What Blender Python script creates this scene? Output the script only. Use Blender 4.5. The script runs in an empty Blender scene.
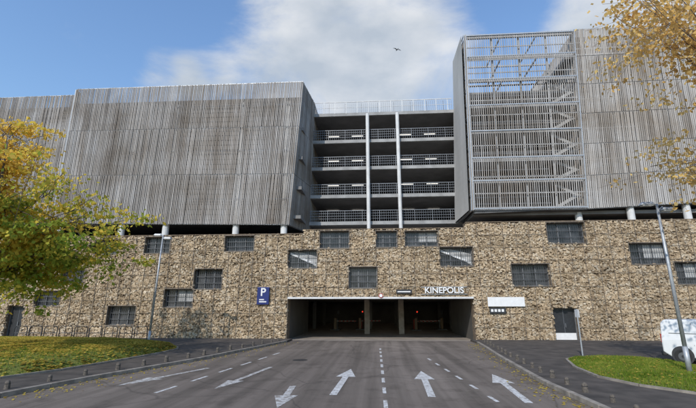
import bpy, bmesh, math, random
import numpy as np
from mathutils import Vector, Matrix
random.seed(7); rng = np.random.default_rng(7)
S = bpy.context.scene; C = S.collection
R = math.radians
# ------------------------------------------------------------------ camera
F = 400.0; PITCH = R(14.4); YAW = R(4.0)
CAM = Vector((0, -32, 2.5))
cp, sp, cy, sy = math.cos(PITCH), math.sin(PITCH), math.cos(YAW), math.sin(YAW)
fw = Vector((-sy*cp, cy*cp, sp)); rt = Vector((cy, sy, 0)); up = Vector((sy*sp, -cy*sp, cp))
def ray(px, py): return fw + rt*((px-348)/F) + up*((204-py)/F)
def W(px, py, Y=0.0):
    d = ray(px, py); t = (Y-CAM.y)/d.y; return CAM + d*t
def G(px, py, z=0.0):
    d = ray(px, py); t = (z-CAM.z)/d.z; p = CAM + d*t; return Vector((p.x, p.y, z))
cd = bpy.data.cameras.new('camera'); cam = bpy.data.objects.new('camera', cd); C.objects.link(cam)
cam.location = CAM; cam.rotation_euler = (R(90)+PITCH, 0, YAW)
cd.sensor_width = 36; cd.lens = 36*F/696; cd.clip_end = 3000; S.camera = cam
S.view_settings.view_transform = 'Standard'; S.view_settings.look = 'None'; S.view_settings.exposure = 0

# ------------------------------------------------------------------ mesh helpers
class MB:
    def __init__(s): s.v = []; s.f = []
    def add(s, vs, fs):
        n = len(s.v); s.v += [tuple(v) for v in vs]; s.f += [tuple(i+n for i in f) for f in fs]
    def hexa(s, p):   # 8 pts: bottom 4 ccw, top 4 ccw
        s.add(p, [(3,2,1,0),(4,5,6,7),(0,1,5,4),(1,2,6,5),(2,3,7,6),(3,0,4,7)])
    def box(s, x0,x1,y0,y1,z0,z1):
        s.hexa([(x0,y0,z0),(x1,y0,z0),(x1,y1,z0),(x0,y1,z0),(x0,y0,z1),(x1,y0,z1),(x1,y1,z1),(x0,y1,z1)])
    def beam(s, a, b, w, h=None, upv=(0,0,1)):
        h = h or w; a = Vector(a); b = Vector(b); d = (b-a).normalized(); u = Vector(upv)
        if abs(d.dot(u)) > .99: u = Vector((0,1,0))
        r = d.cross(u).normalized(); u = r.cross(d).normalized(); r *= w/2; u *= h/2
        s.hexa([a-r-u, a+r-u, b+r-u, b-r-u, a-r+u, a+r+u, b+r+u, b-r+u])
    def tube(s, pts, rad, n=8, cap=True):
        pts = [Vector(p) for p in pts]
        if not hasattr(rad, '__len__'): rad = [rad]*len(pts)
        base = len(s.v); ref = None
        for i, p in enumerate(pts):
            d = (pts[min(i+1, len(pts)-1)]-pts[max(i-1, 0)]).normalized()
            if ref is None: ref = Vector((1,0,0)) if abs(d.x) < .9 else Vector((0,1,0))
            a = d.cross(ref).normalized(); b = d.cross(a).normalized()
            for k in range(n):
                t = 2*math.pi*k/n; s.v.append(tuple(p+(a*math.cos(t)+b*math.sin(t))*rad[i]))
        for i in range(len(pts)-1):
            for k in range(n):
                s.f.append((base+i*n+k, base+i*n+(k+1)%n, base+(i+1)*n+(k+1)%n, base+(i+1)*n+k))
        if cap:
            s.f.append(tuple(base+k for k in range(n))[::-1]); s.f.append(tuple(base+(len(pts)-1)*n+k for k in range(n)))
    def poly(s, pts): s.add(pts, [tuple(range(len(pts)))])
    def build(s, name, m, parent=None, smooth=False, bevel=0, loc=None):
        me = bpy.data.meshes.new(name); me.from_pydata(s.v, [], s.f); me.update()
        if len(s.f) < 60000 and not getattr(s,'keep',False):
            bm = bmesh.new(); bm.from_mesh(me); bmesh.ops.recalc_face_normals(bm, faces=bm.faces); bm.to_mesh(me); bm.free()
        me.materials.append(m)
        if smooth: me.shade_smooth()
        o = bpy.data.objects.new(name, me); C.objects.link(o)
        if parent: o.parent = parent
        if loc: o.location = loc
        if bevel:
            b = o.modifiers.new('bevel', 'BEVEL'); b.width = bevel; b.segments = 2; b.limit_method = 'ANGLE'
        return o
def empty(name, loc, label, cat, group=None, rz=0):
    o = bpy.data.objects.new(name, None); C.objects.link(o); o.location = loc; o.rotation_euler.z = rz
    o['label'] = label; o['category'] = cat
    if group: o['group'] = group
    return o
def tag(o, label, cat, group=None, kind=None):
    o['label'] = label; o['category'] = cat
    if group: o['group'] = group
    if kind: o['kind'] = kind
    return o
def copy_tree(o, parent=None):
    c = o.copy(); C.objects.link(c)
    if parent: c.parent = parent
    for ch in list(o.children): copy_tree(ch, c)
    return c

# ------------------------------------------------------------------ materials
class NT:
    def __init__(s, name):
        s.m = bpy.data.materials.new(name); s.m.use_nodes = True; s.t = s.m.node_tree; s.b = s.t.nodes['Principled BSDF']
        s.out = s.t.nodes['Material Output']
    def n(s, typ, **kw):
        n = s.t.nodes.new(typ)
        for k, v in kw.items():
            if k in n.inputs.keys(): n.inputs[k].default_value = v
            else: setattr(n, k, v)
        return n
    def l(s, a, b): s.t.links.new(a, b)
    def coord(s, scale=(1,1,1)):
        tc = s.n('ShaderNodeTexCoord'); mp = s.n('ShaderNodeMapping'); mp.inputs['Scale'].default_value = scale
        s.l(tc.outputs['Object'], mp.inputs['Vector']); return mp.outputs['Vector']
    def noise(s, vec, scale, detail=4, rough=.55):
        n = s.n('ShaderNodeTexNoise'); n.inputs['Scale'].default_value = scale; n.inputs['Detail'].default_value = detail
        n.inputs['Roughness'].default_value = rough; s.l(vec, n.inputs['Vector']); return n.outputs['Fac']
    def cell(s, scale):
        v = s.coord(scale); f = s.n('ShaderNodeVectorMath', operation='FLOOR'); s.l(v, f.inputs[0])
        w_ = s.n('ShaderNodeTexWhiteNoise'); s.l(f.outputs[0], w_.inputs['Vector']); return w_.outputs['Value']
    def ramp(s, fac, stops):
        r = s.n('ShaderNodeValToRGB'); e = r.color_ramp.elements
        while len(e) < len(stops): e.new(.5)
        for i, (p, c) in enumerate(stops): e[i].position = p; e[i].color = (*c, 1) if len(c) == 3 else c
        s.l(fac, r.inputs['Fac']); return r.outputs['Color']
    def mix(s, a, b, fac, mode='MIX'):
        m = s.n('ShaderNodeMix', data_type='RGBA', blend_type=mode)
        for sock, v in ((m.inputs[6], a), (m.inputs[7], b), (m.inputs[0], fac)):
            if isinstance(v, bpy.types.NodeSocket): s.l(v, sock)
            elif isinstance(v, tuple): sock.default_value = (*v, 1)
            else: sock.default_value = v
        return m.outputs[2]
    def bump(s, h, strength=.4, dist=.02):
        b = s.n('ShaderNodeBump'); b.inputs['Strength'].default_value = strength; b.inputs['Distance'].default_value = dist
        s.l(h, b.inputs['Height']); s.l(b.outputs[0], s.b.inputs['Normal'])
def mat(name, col, rough=.6, metal=0, var=.18, scale=3, sc=(1,1,1), bump=.15, emit=None, es=1):
    q = NT(name); v = q.coord(sc); n = q.noise(v, scale, 6)
    lo = tuple(c*(1-var) for c in col); hi = tuple(min(1, c*(1+var)) for c in col)
    q.l(q.ramp(n, [(.3, lo), (.7, hi)]), q.b.inputs['Base Color'])
    q.b.inputs['Roughness'].default_value = rough; q.b.inputs['Metallic'].default_value = metal
    if bump: q.bump(n, bump, .01)
    if emit: q.b.inputs['Emission Color'].default_value = (*emit, 1); q.b.inputs['Emission Strength'].default_value = es
    return q.m
M = {}
M['concrete'] = mat('concrete', (.30,.30,.295), .85, var=.25, scale=1.2)
M['stair'] = mat('pale_stair_concrete', (.36,.36,.355), .8, var=.15, scale=2)
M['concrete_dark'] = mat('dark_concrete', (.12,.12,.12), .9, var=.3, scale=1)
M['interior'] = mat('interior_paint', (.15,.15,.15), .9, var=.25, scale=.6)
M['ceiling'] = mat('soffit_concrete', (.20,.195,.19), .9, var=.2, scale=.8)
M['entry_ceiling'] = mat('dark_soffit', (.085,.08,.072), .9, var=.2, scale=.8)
M['entry_column'] = mat('stained_concrete_column', (.28,.24,.20), .85, var=.3, scale=2)
M['entry_floor'] = mat('lightened_garage_floor', (.30,.26,.22), .6, var=.3, scale=.7)  # floor colour lightened to stand in for daylight reaching into the entrance
M['white_col'] = mat('white_painted_column', (.60,.60,.59), .6, var=.12, scale=2)
M['steel'] = mat('galvanised_steel', (.38,.40,.42), .5, .4, var=.15, scale=8)
M['pale_steel'] = mat('pale_painted_steel', (.33,.34,.35), .6, 0, var=.15, scale=5)
M['rail'] = mat('railing_steel', (.17,.18,.195), .5, .3, var=.15, scale=6)
M['grille'] = mat('grille_steel', (.11,.115,.12), .5, .3, var=.15, scale=6)
M['dark_metal'] = mat('dark_metal', (.035,.037,.04), .5, .3, scale=8)
M['frame'] = mat('window_frame', (.15,.155,.16), .5, .2, scale=8)
M['blind'] = mat('pale_interior_panel', (.42,.42,.41), .7, var=.25, scale=2)
M['white'] = mat('white_paint', (.72,.72,.71), .5, var=.06, scale=4, bump=.03)
M['red'] = mat('red_paint', (.40,.03,.02), .5, var=.08, bump=.03)
M['blue'] = mat('blue_sign_paint', (.008,.022,.14), .4, var=.08, bump=.02)
M['black'] = mat('black_rubber', (.02,.02,.02), .8, bump=.1)
M['kerb'] = mat('kerb_concrete', (.24,.21,.175), .9, var=.4, scale=3)
M['stub'] = mat('weathered_timber_stub', (.10,.085,.07), .9, var=.5, scale=12)
M['tube_light'] = mat('fluorescent_tube', (.8,.8,.8), .5, bump=0, emit=(1,.97,.9), es=1.3)
M['entry_light'] = mat('warm_tube', (.8,.8,.8), .5, bump=0, emit=(1,.82,.6), es=1.8)
M['red_light'] = mat('red_signal', (.6,.02,.01), .5, bump=0, emit=(1,.05,.02), es=1.0)
M['wire'] = mat('cage_wire', (.17,.14,.11), .6, .3)
q = NT('dark_glass'); v = q.coord((1,1,1)); n = q.noise(v, 1.3, 3)
q.l(q.ramp(n, [(.35,(.015,.017,.02)),(.7,(.09,.093,.10))]), q.b.inputs['Base Color']); q.b.inputs['Roughness'].default_value = .25; M['glass'] = q.m
def slat_mat(name, a, b, c, st):
    q = NT(name); g = q.n('ShaderNodeNewGeometry')
    v1 = q.coord((1.6, 1.6, .10)); n1 = q.noise(v1, 1.0, 6, .65)
    v2 = q.coord((.16,.12,.26)); n2 = q.noise(v2, 1.0, 5, .65)
    v3 = q.coord((.75,.75,.07)); n3 = q.noise(v3, 1.0, 7, .75)
    base = q.ramp(n1, [(.28, a), (.5, b), (.72, c)])
    isl = q.ramp(g.outputs['Random Per Island'], [(0,(.72,.71,.70)), (.5,(.96,.96,.96)), (1,(1.12,1.11,1.1))])
    col = q.mix(base, isl, .85, 'MULTIPLY')
    col = q.mix(col, q.ramp(n2, [(.36,st), (.6,(1,1,1))]), .9, 'MULTIPLY')
    col = q.mix(col, q.ramp(n3, [(.38,(.58,.52,.45)), (.5,(1,1,1))]), .7, 'MULTIPLY')
    q.l(col, q.b.inputs['Base Color']); q.b.inputs['Roughness'].default_value = .8
    q.bump(q.noise(q.coord((20,20,1)), 1, 4), .3, .01); return q.m
M['slat'] = slat_mat('weathered_slat', (.225,.20,.175), (.365,.345,.325), (.47,.46,.45), (.64,.585,.52))
M['slat_pale'] = slat_mat('pale_slat', (.33,.305,.275), (.45,.43,.405), (.55,.535,.515), (.68,.61,.53))
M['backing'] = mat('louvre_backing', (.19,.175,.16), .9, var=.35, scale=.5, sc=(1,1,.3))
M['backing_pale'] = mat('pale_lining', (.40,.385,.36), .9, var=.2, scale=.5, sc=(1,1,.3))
q = NT('gabion_stone'); g = q.n('ShaderNodeNewGeometry'); v = q.coord()
c = q.ramp(g.outputs['Random Per Island'], [(0,(.19,.14,.09)), (.14,(.32,.245,.16)), (.45,(.45,.355,.24)), (.7,(.54,.44,.31)), (.88,(.41,.36,.285)), (1,(.64,.55,.42))])
c = q.mix(c, q.ramp(q.noise(v, 9, 6), [(.3,(.72,.70,.67)), (.65,(1.1,1.1,1.08))]), .8, 'MULTIPLY')
c = q.mix(c, q.ramp(q.noise(v, .45, 6, .7), [(.36,(.70,.655,.60)), (.6,(1.08,1.06,1.04))]), .8, 'MULTIPLY')
c = q.mix(c, q.ramp(q.cell((1,.01,1)), [(0,(.82,.81,.79)), (1,(1.1,1.09,1.08))]), .9, 'MULTIPLY')
q.l(c, q.b.inputs['Base Color']); q.b.inputs['Roughness'].default_value = .95; q.bump(q.noise(v, 14, 6), .5, .02); M['stone'] = q.m
M['stone_back'] = mat('dark_stone_fill', (.16,.12,.082), .95, var=.5, scale=6, bump=.6)  # dark brown stone tone for the backing wall and coping
# asphalt
q = NT('worn_asphalt'); v = q.coord(); 
big = q.noise(v, .12, 5, .6); mid = q.noise(q.coord((1.3,.05,1)), 1.0, 5, .6); fine = q.noise(v, 45, 3, .7)
c = q.ramp(big, [(.32,(.130,.106,.086)), (.55,(.170,.141,.115)), (.72,(.22,.185,.152))])
c = q.mix(c, q.ramp(mid, [(.38,(.62,.60,.575)), (.6,(1.12,1.1,1.1))]), .88, 'MULTIPLY')
c = q.mix(c, q.ramp(fine, [(.3,(.72,.72,.72)), (.7,(1.25,1.25,1.25))]), .7, 'MULTIPLY')
c = q.mix(c, q.ramp(q.noise(v, .9, 6, .7), [(.38,(.60,.58,.56)), (.48,(1,1,1))]), .65, 'MULTIPLY')
vo = q.n('ShaderNodeTexVoronoi', feature='DISTANCE_TO_EDGE'); vo.inputs['Scale'].default_value = .16
wv = q.n('ShaderNodeVectorMath', operation='ADD'); nn = q.n('ShaderNodeTexNoise'); nn.inputs['Scale'].default_value = .5; q.l(v, nn.inputs['Vector'])
q.l(v, wv.inputs[0]); q.l(nn.outputs['Color'], wv.inputs[1]); q.l(wv.outputs[0], vo.inputs['Vector'])
crack = q.ramp(vo.outputs['Distance'], [(0,(.5,.5,.5)), (.008,(1,1,1))])
c = q.mix(c, crack, .7, 'MULTIPLY')
q.l(c, q.b.inputs['Base Color']); q.b.inputs['Roughness'].default_value = .85; q.bump(fine, .5, .01); M['asphalt'] = q.m
M['path'] = mat('dark_asphalt_path', (.066,.055,.046), .9, var=.45, scale=1.5, bump=.3)
def paint(name, a, b_):
    q = NT(name); v = q.coord(); n = q.noise(v, 6, 9, .78)
    q.l(q.ramp(n, [(a,(.21,.18,.15)), (b_,(.55,.54,.52)), (.72,(.72,.72,.70))]), q.b.inputs['Base Color']); q.b.inputs['Roughness'].default_value = .7; return q.m
M['paint'] = paint('worn_road_paint', .39, .51); M['paint_faded'] = paint('faded_road_paint', .43, .57)
q = NT('grass_soil'); v = q.coord()
c = q.ramp(q.noise(v, 1.2, 6, .7), [(.3,(.07,.095,.015)), (.5,(.14,.17,.028)), (.7,(.25,.22,.05))])
c = q.mix(c, q.ramp(q.noise(v, 25, 4), [(.3,(.6,.6,.6)), (.7,(1.3,1.3,1.2))]), .8, 'MULTIPLY')
q.l(c, q.b.inputs['Base Color']); q.b.inputs['Roughness'].default_value = .95; q.bump(q.noise(v, 30, 5), .8, .05); M['turf'] = q.m
def leaf_mat(name, stops, scale=.5, zgrad=None):
    q = NT(name); g = q.n('ShaderNodeNewGeometry'); v = q.coord(); n = q.noise(v, scale, 3)
    add = q.n('ShaderNodeMath', operation='MULTIPLY_ADD'); q.l(g.outputs['Random Per Island'], add.inputs[0]); add.inputs[1].default_value = .35; q.l(n, add.inputs[2])
    fac = add.outputs[0]
    if zgrad:   # higher leaves turn first, the sheltered side stays green
        dp = q.n('ShaderNodeVectorMath', operation='DOT_PRODUCT'); q.l(v, dp.inputs[0]); dp.inputs[1].default_value = (-.45,0,1)
        mr = q.n('ShaderNodeMapRange'); mr.inputs['From Min'].default_value = zgrad[0]; mr.inputs['From Max'].default_value = zgrad[1]
        mr.inputs['To Min'].default_value = -.08; mr.inputs['To Max'].default_value = .34; q.l(dp.outputs['Value'], mr.inputs['Value'])
        a2 = q.n('ShaderNodeMath', operation='ADD'); q.l(fac, a2.inputs[0]); q.l(mr.outputs[0], a2.inputs[1]); fac = a2.outputs[0]
    col = q.ramp(fac, stops)
    d = q.n('ShaderNodeBsdfDiffuse'); t = q.n('ShaderNodeBsdfTranslucent'); mx = q.n('ShaderNodeMixShader'); mx.inputs[0].default_value = .45
    q.l(col, d.inputs['Color']); q.l(col, t.inputs['Color']); q.l(d.outputs[0], mx.inputs[1]); q.l(t.outputs[0], mx.inputs[2]); q.l(mx.outputs[0], q.out.inputs['Surface'])
    return q.m
M['leaf_left'] = leaf_mat('yellow_green_leaves', [(.38,(.17,.26,.04)), (.60,(.38,.43,.07)), (.80,(.72,.56,.09)), (1,(.85,.58,.12))], .45, (2.0, 10))
M['leaf_right'] = leaf_mat('orange_autumn_leaves', [(.35,(.58,.33,.10)), (.6,(.76,.50,.17)), (.85,(.82,.60,.24)), (1,(.82,.66,.30))], .6)
M['leaf_fallen'] = leaf_mat('fallen_yellow_leaves', [(.35,(.32,.20,.05)), (.65,(.56,.42,.08)), (1,(.66,.52,.12))], .6)
M['grass_blade'] = leaf_mat('grass_blades', [(.35,(.08,.14,.015)), (.65,(.18,.26,.035)), (1,(.32,.34,.07))], .8)
M['bark'] = mat('tree_bark', (.085,.07,.055), .95, var=.5, scale=6, sc=(2,2,.4), bump=.6)
M['bark_pale'] = mat('pale_tree_bark', (.20,.155,.12), .95, var=.4, scale=6, sc=(2,2,.4), bump=.6)
M['van_white'] = mat('van_white_paint', (.68,.69,.70), .3, var=.04, bump=0)
M['plastic'] = mat('black_plastic', (.03,.03,.032), .6)
M['tail'] = mat('red_lens', (.3,.015,.01), .25, bump=0)
M['amber'] = mat('brown_painted_steel', (.16,.10,.05), .5, var=.1, bump=.02)

# ------------------------------------------------------------------ sun & sky
SUN_EL, SUN_AZ = R(37), R(202)      # azimuth clockwise from +Y
sd = Vector((math.sin(SUN_AZ)*math.cos(SUN_EL), math.cos(SUN_AZ)*math.cos(SUN_EL), math.sin(SUN_EL)))
sl = bpy.data.lights.new('sun', 'SUN'); sl.energy = 3.4; sl.angle = R(.5); sl.color = (1, .94, .86)
so = bpy.data.objects.new('sun', sl); C.objects.link(so); so.rotation_euler = (-sd).to_track_quat('-Z', 'Y').to_euler(); so.location = (0,-40,60)
w = bpy.data.worlds.new('World'); S.world = w; w.use_nodes = True; t = w.node_tree; t.nodes.clear()
def wn(typ, **kw):
    n = t.nodes.new(typ)
    for k, v in kw.items(): setattr(n, k, v)
    return n
sky = wn('ShaderNodeTexSky', sky_type='NISHITA'); sky.sun_disc = False; sky.sun_elevation = SUN_EL; sky.sun_rotation = SUN_AZ
sky.air_density = 1.8; sky.dust_density = .3; sky.ozone_density = 3.5
tint = wn('ShaderNodeMix', data_type='RGBA', blend_type='MULTIPLY'); tint.inputs[0].default_value = 1; tint.inputs[7].default_value = (.95,1.06,1.28,1); t.links.new(sky.outputs[0], tint.inputs[6])
bg = wn('ShaderNodeBackground'); bg.inputs['Strength'].default_value = .15; t.links.new(tint.outputs[2], bg.inputs['Color'])
cb = wn('ShaderNodeBackground'); cb.inputs['Strength'].default_value = .86
tc = wn('ShaderNodeTexCoord'); 
mp = wn('ShaderNodeMapping'); mp.inputs['Scale'].default_value = (1.0,1.0,1.9); t.links.new(tc.outputs['Generated'], mp.inputs['Vector'])
no = wn('ShaderNodeTexNoise'); no.inputs['Scale'].default_value = 2.6; no.inputs['Detail'].default_value = 10; no.inputs['Roughness'].default_value = .62; no.inputs['Distortion'].default_value = .4
t.links.new(mp.outputs[0], no.inputs['Vector'])
def blob(px, py, c0, c1):
    d = ray(px, py).normalized(); dp = wn('ShaderNodeVectorMath', operation='DOT_PRODUCT'); t.links.new(tc.outputs['Generated'], dp.inputs[0]); dp.inputs[1].default_value = d
    mr = wn('ShaderNodeMapRange', interpolation_type='SMOOTHSTEP'); mr.inputs['From Min'].default_value = math.cos(R(c0)); mr.inputs['From Max'].default_value = math.cos(R(c1)); t.links.new(dp.outputs['Value'], mr.inputs['Value']); return mr.outputs[0]
b1 = blob(352, 50, 20, 6); b2 = blob(172, 80, 5, 1); b2b = blob(205, 78, 5, 1); b3 = blob(672, 5, 15, 4)
def mth(op, a, b, clamp=False):
    m = wn('ShaderNodeMath', operation=op); m.use_clamp = clamp
    for i, x in enumerate((a, b)):
        if isinstance(x, (int, float)): m.inputs[i].default_value = x
        else: t.links.new(x, m.inputs[i])
    return m.outputs[0]
dens = mth('ADD', mth('MULTIPLY', b1, .44), mth('ADD', mth('MULTIPLY', mth('ADD', b2, b2b), .18), mth('MULTIPLY', b3, .52)))
dens = mth('ADD', dens, no.outputs['Fac'])
mr = wn('ShaderNodeMapRange', interpolation_type='SMOOTHSTEP'); mr.inputs['From Min'].default_value = .58; mr.inputs['From Max'].default_value = .94; t.links.new(dens, mr.inputs['Value'])
fac = mth('MULTIPLY', mr.outputs[0], .9)
n2 = wn('ShaderNodeTexNoise'); n2.inputs['Scale'].default_value = 4.2; n2.inputs['Detail'].default_value = 8; t.links.new(mp.outputs[0], n2.inputs['Vector'])
cr = wn('ShaderNodeValToRGB'); cr.color_ramp.elements[0].position = .38; cr.color_ramp.elements[0].color = (.60,.67,.75,1); cr.color_ramp.elements[1].position = .62; cr.color_ramp.elements[1].color = (.95,.97,.99,1)
t.links.new(n2.outputs['Fac'], cr.inputs['Fac']); t.links.new(cr.outputs[0], cb.inputs['Color'])
ms = wn('ShaderNodeMixShader'); t.links.new(fac, ms.inputs[0]); t.links.new(bg.outputs[0], ms.inputs[1]); t.links.new(cb.outputs[0], ms.inputs[2])
wo = wn('ShaderNodeOutputWorld'); t.links.new(ms.outputs[0], wo.inputs['Surface'])

# ------------------------------------------------------------------ ground
def sheet(name, pts, m, z, label, cat, kind='structure'):
    b = MB(); b.poly([(p[0], p[1], z) for p in pts]); o = b.build(name, m); tag(o, label, cat, kind=kind)
    if o.data.polygons[0].normal.z < 0: o.data.flip_normals()
    return o
sheet('ground', [(-900,-900),(900,-900),(900,900),(-900,900)], M['path'], -.03, 'wide dark ground running out to the horizon', 'ground')
sheet('road', [(-120,-90),(120,-90),(120,0.12),(-120,0.12)], M['asphalt'], 0, 'worn grey brown asphalt road leading into the car park entrance', 'road')
LK = [(287,342.2),(262,347.5),(235,353),(200,360.5),(150,369.5),(100,378.5),(50,388),(0,398),(-120,420)]
RK = [(477,343.6),(484,348),(497,357),(512,366),(530,377),(548,387),(570,397),(600,411),(650,434)]
LKw = [G(*p) for p in LK]; RKw = [G(*p) for p in RK]
def slab(name, pts, m, z0, z1, label, cat, kind='structure'):
    b = MB(); n = len(pts)
    b.add([(p[0],p[1],z0) for p in pts]+[(p[0],p[1],z1) for p in pts], [tuple(range(n,2*n))]+[(i,(i+1)%n,n+(i+1)%n,n+i) for i in range(n)])
    return tag(b.build(name, m), label, cat, kind=kind)
slab('pavement', [(p.x,p.y) for p in LKw]+[(-75, LKw[-1].y),(-75,.1),(LKw[0].x,.1)], M['path'], -.01, .12, 'dark asphalt pavement left of the entrance, along the stone wall', 'pavement')
slab('pavement', [(p.x,p.y) for p in RKw]+[(60, RKw[-1].y),(60,.1),(RKw[0].x,.1)], M['path'], -.01, .12, 'dark asphalt pavement right of the entrance, under the white van', 'pavement')
def offset(line, d):
    out = []
    for i, p in enumerate(line):
        a = line[max(0,i-1)]; b = line[min(len(line)-1,i+1)]; t_ = (b-a); t_.z = 0; t_.normalize()
        out.append(Vector((p.x-t_.y*d, p.y+t_.x*d, p.z)))
    return out
def kerb(name, line, side, label, z0=-.005, z1=.135, w_=.16):
    outer = offset(line, side*w_); b = MB(); 
    inn = offset(line, -side*.012)
    for i in range(len(line)-1):
        a, c = inn[i], inn[i+1]; d, e = outer[i], outer[i+1]
        L = (c-a).length; k = max(1, int(L/1.0))
        for j in range(k):
            f0, f1 = j/k, (j+1)/k-.012/ max(L/k,.1)/k
            P = [a.lerp(c,f0), a.lerp(c,f1), d.lerp(e,f1), d.lerp(e,f0)]
            b.hexa([(p.x,p.y,z0) for p in P]+[(p.x,p.y,z1) for p in P])
    o = b.build(name, M['kerb'], bevel=.012); tag(o, label, 'kerb', kind='structure'); return o
kerb('kerb', LKw, -1, 'pale kerb stones edging the left pavement beside the exit lanes')
kerb('kerb', RKw, 1, 'pale kerb stones edging the right pavement beside the entry lanes')
def island(px, hts, label):
    pts = [G(*p) for p in px]; c = sum(pts, Vector())/len(pts); b = MB(); n = len(pts)
    dp = []
    for i in range(n):
        a, d = pts[i], pts[(i+1)%n]; k = max(1, int((d-a).length/1.0))
        for j in range(k): dp.append(a.lerp(d, j/k))
    n = len(dp); rings = [(1,.06),(1,.15),(.985,.17),(.93,hts*.5+.15),(.8,hts*.85+.15),(.55,hts+.15),(.25,hts+.17)]
    for s_, z in rings:
        for p in dp:
            x, y = c.x+(p.x-c.x)*s_, c.y+(p.y-c.y)*s_
            b.v.append((x, y, z+(.04*math.sin(x*1.7)*math.cos(y*2.1) if s_ < .98 else 0)))
    for r_ in range(len(rings)-1):
        for i in range(n): b.f.append((r_*n+i, r_*n+(i+1)%n, (r_+1)*n+(i+1)%n, (r_+1)*n+i))
    b.f.append(tuple((len(rings)-1)*n+i for i in range(n)))
    o = b.build('lawn', M['turf'], smooth=True); tag(o, label, 'lawn', kind='structure')
    return o, dp
GL = [(-130,395),(-60,389),(0,382),(60,373.5),(120,363),(160,355.5),(176,351.5),(176,349.5),(150,346.5),(110,344.8),(60,343.6),(0,343),(-130,342)]
GR = [(568,363),(575,361),(600,360),(640,361.8),(670,365),(700,371),(730,378),(770,390),(765,412),(696,398.5),(640,390),(600,381),(577,371)]
ol, dpl = island(GL, .42, 'low grassy mound strewn with yellow leaves, left of the road')
orr, dpr = island(GR, .08, 'grass island with few fallen leaves, right of the road')
def ringkerb(dp, label):
    b = MB(); n = len(dp); c = sum(dp, Vector())/n
    for i in range(n):
        a, d = dp[i], dp[(i+1)%n]
        if (d-a).length < .1: continue
        o1 = (a-c).normalized()*.12; o2 = (d-c).normalized()*.12; e = a.lerp(d,.985)
        P = [a-o1*.1, e-o2*.1, e+o2, a+o1]
        b.hexa([(p.x,p.y,.1) for p in P]+[(p.x,p.y,.185) for p in P])
    tag(b.build('kerb', M['kerb']), label, 'kerb', kind='structure')
ringkerb(dpl, 'low kerb ringing the leaf strewn grass mound on the left')
ringkerb(dpr, 'low kerb ringing the grass island on the right')
from mathutils.bvhtree import BVHTree
def scatter(o, n, kind, mat_, name, label, cat, xr, yr, size, dens_=None):
    bm = bmesh.new(); bm.from_mesh(o.data); tree = BVHTree.FromBMesh(bm); b = MB(); b.keep = True; k = 0; tries = 0
    while k < n and tries < n*6:
        tries += 1; x = random.uniform(*xr); y = random.uniform(*yr)
        if dens_ and random.random() > dens_(x,y): continue
        h = tree.ray_cast(Vector((x,y,5)), Vector((0,0,-1)))
        if h[0] is None: continue
        z = h[0].z; a = random.uniform(0, 6.28); s_ = size*random.uniform(.6,1.4); k += 1
        if kind == 'blade':
            dx, dy = math.cos(a)*s_*.18, math.sin(a)*s_*.18; lx, ly = random.gauss(0,.3)*s_, random.gauss(0,.3)*s_
            b.add([(x-dx,y-dy,z-.01),(x+dx,y+dy,z-.01),(x+lx,y+ly,z+s_)], [(0,1,2)])
        else:
            u = Vector((math.cos(a),math.sin(a),random.uniform(-.3,.3)))*s_; v_ = Vector((-math.sin(a),math.cos(a),random.uniform(-.3,.3)))*s_*.7
            c = Vector((x,y,z+.05)); b.add([c-u, c-v_, c+u, c+v_], [(0,1,2,3)])
    bm.free(); ob = b.build(name, mat_); tag(ob, label, cat, kind='stuff'); return ob
lx = [p.x for p in dpl]; ly = [p.y for p in dpl]; rx = [p.x for p in dpr]; ry = [p.y for p in dpr]
scatter(ol, 22000, 'blade', M['grass_blade'], 'grass', 'short green grass growing on the left mound', 'grass', (-26,max(lx)), (min(ly),max(ly)), .08)
scatter(orr, 18000, 'blade', M['grass_blade'], 'grass', 'short green grass growing on the right island', 'grass', (min(rx),17), (min(ry),max(ry)), .08)
tx, ty = W(-14,250,-14.5).x, -14.5
scatter(ol, 26000, 'leaf', M['leaf_fallen'], 'fallen_leaves', 'yellow fallen leaves lying on the left mound', 'leaves', (-28,max(lx)), (min(ly),max(ly)), .07,
        lambda x,y: min(1,.12+1.3*math.exp(-((x-tx-2)/8)**2-((y-ty-9)/5.5)**2)+.4*(math.sin(x*1.3+y)*math.sin(y*1.9-x*.4) > .35)))
scatter(orr, 1100, 'leaf', M['leaf_fallen'], 'fallen_leaves', 'yellow fallen leaves scattered on the right island', 'leaves', (min(rx),17), (min(ry),max(ry)), .05)
b = MB(); b.keep = True
for i in range(800):
    side = random.random() < .5; line = LKw[:-1] if side else RKw[:-1]
    j = random.randrange(len(line)-1); p = line[j].lerp(line[j+1], random.random()); off = abs(random.gauss(0,.5))
    p = p + Vector((off if side else -off, -off*.5, 0)); a = random.uniform(0,6.28); s_ = random.uniform(.03,.055)
    u = Vector((math.cos(a),math.sin(a),.2))*s_; v_ = Vector((-math.sin(a),math.cos(a),-.2))*s_*.7; c = Vector((p.x,p.y,.02)); b.add([c-u,c-v_,c+u,c+v_],[(0,1,2,3)])
tag(b.build('fallen_leaves', M['leaf_fallen']), 'fallen leaves blown along the road gutters', 'leaves', kind='stuff')
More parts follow.
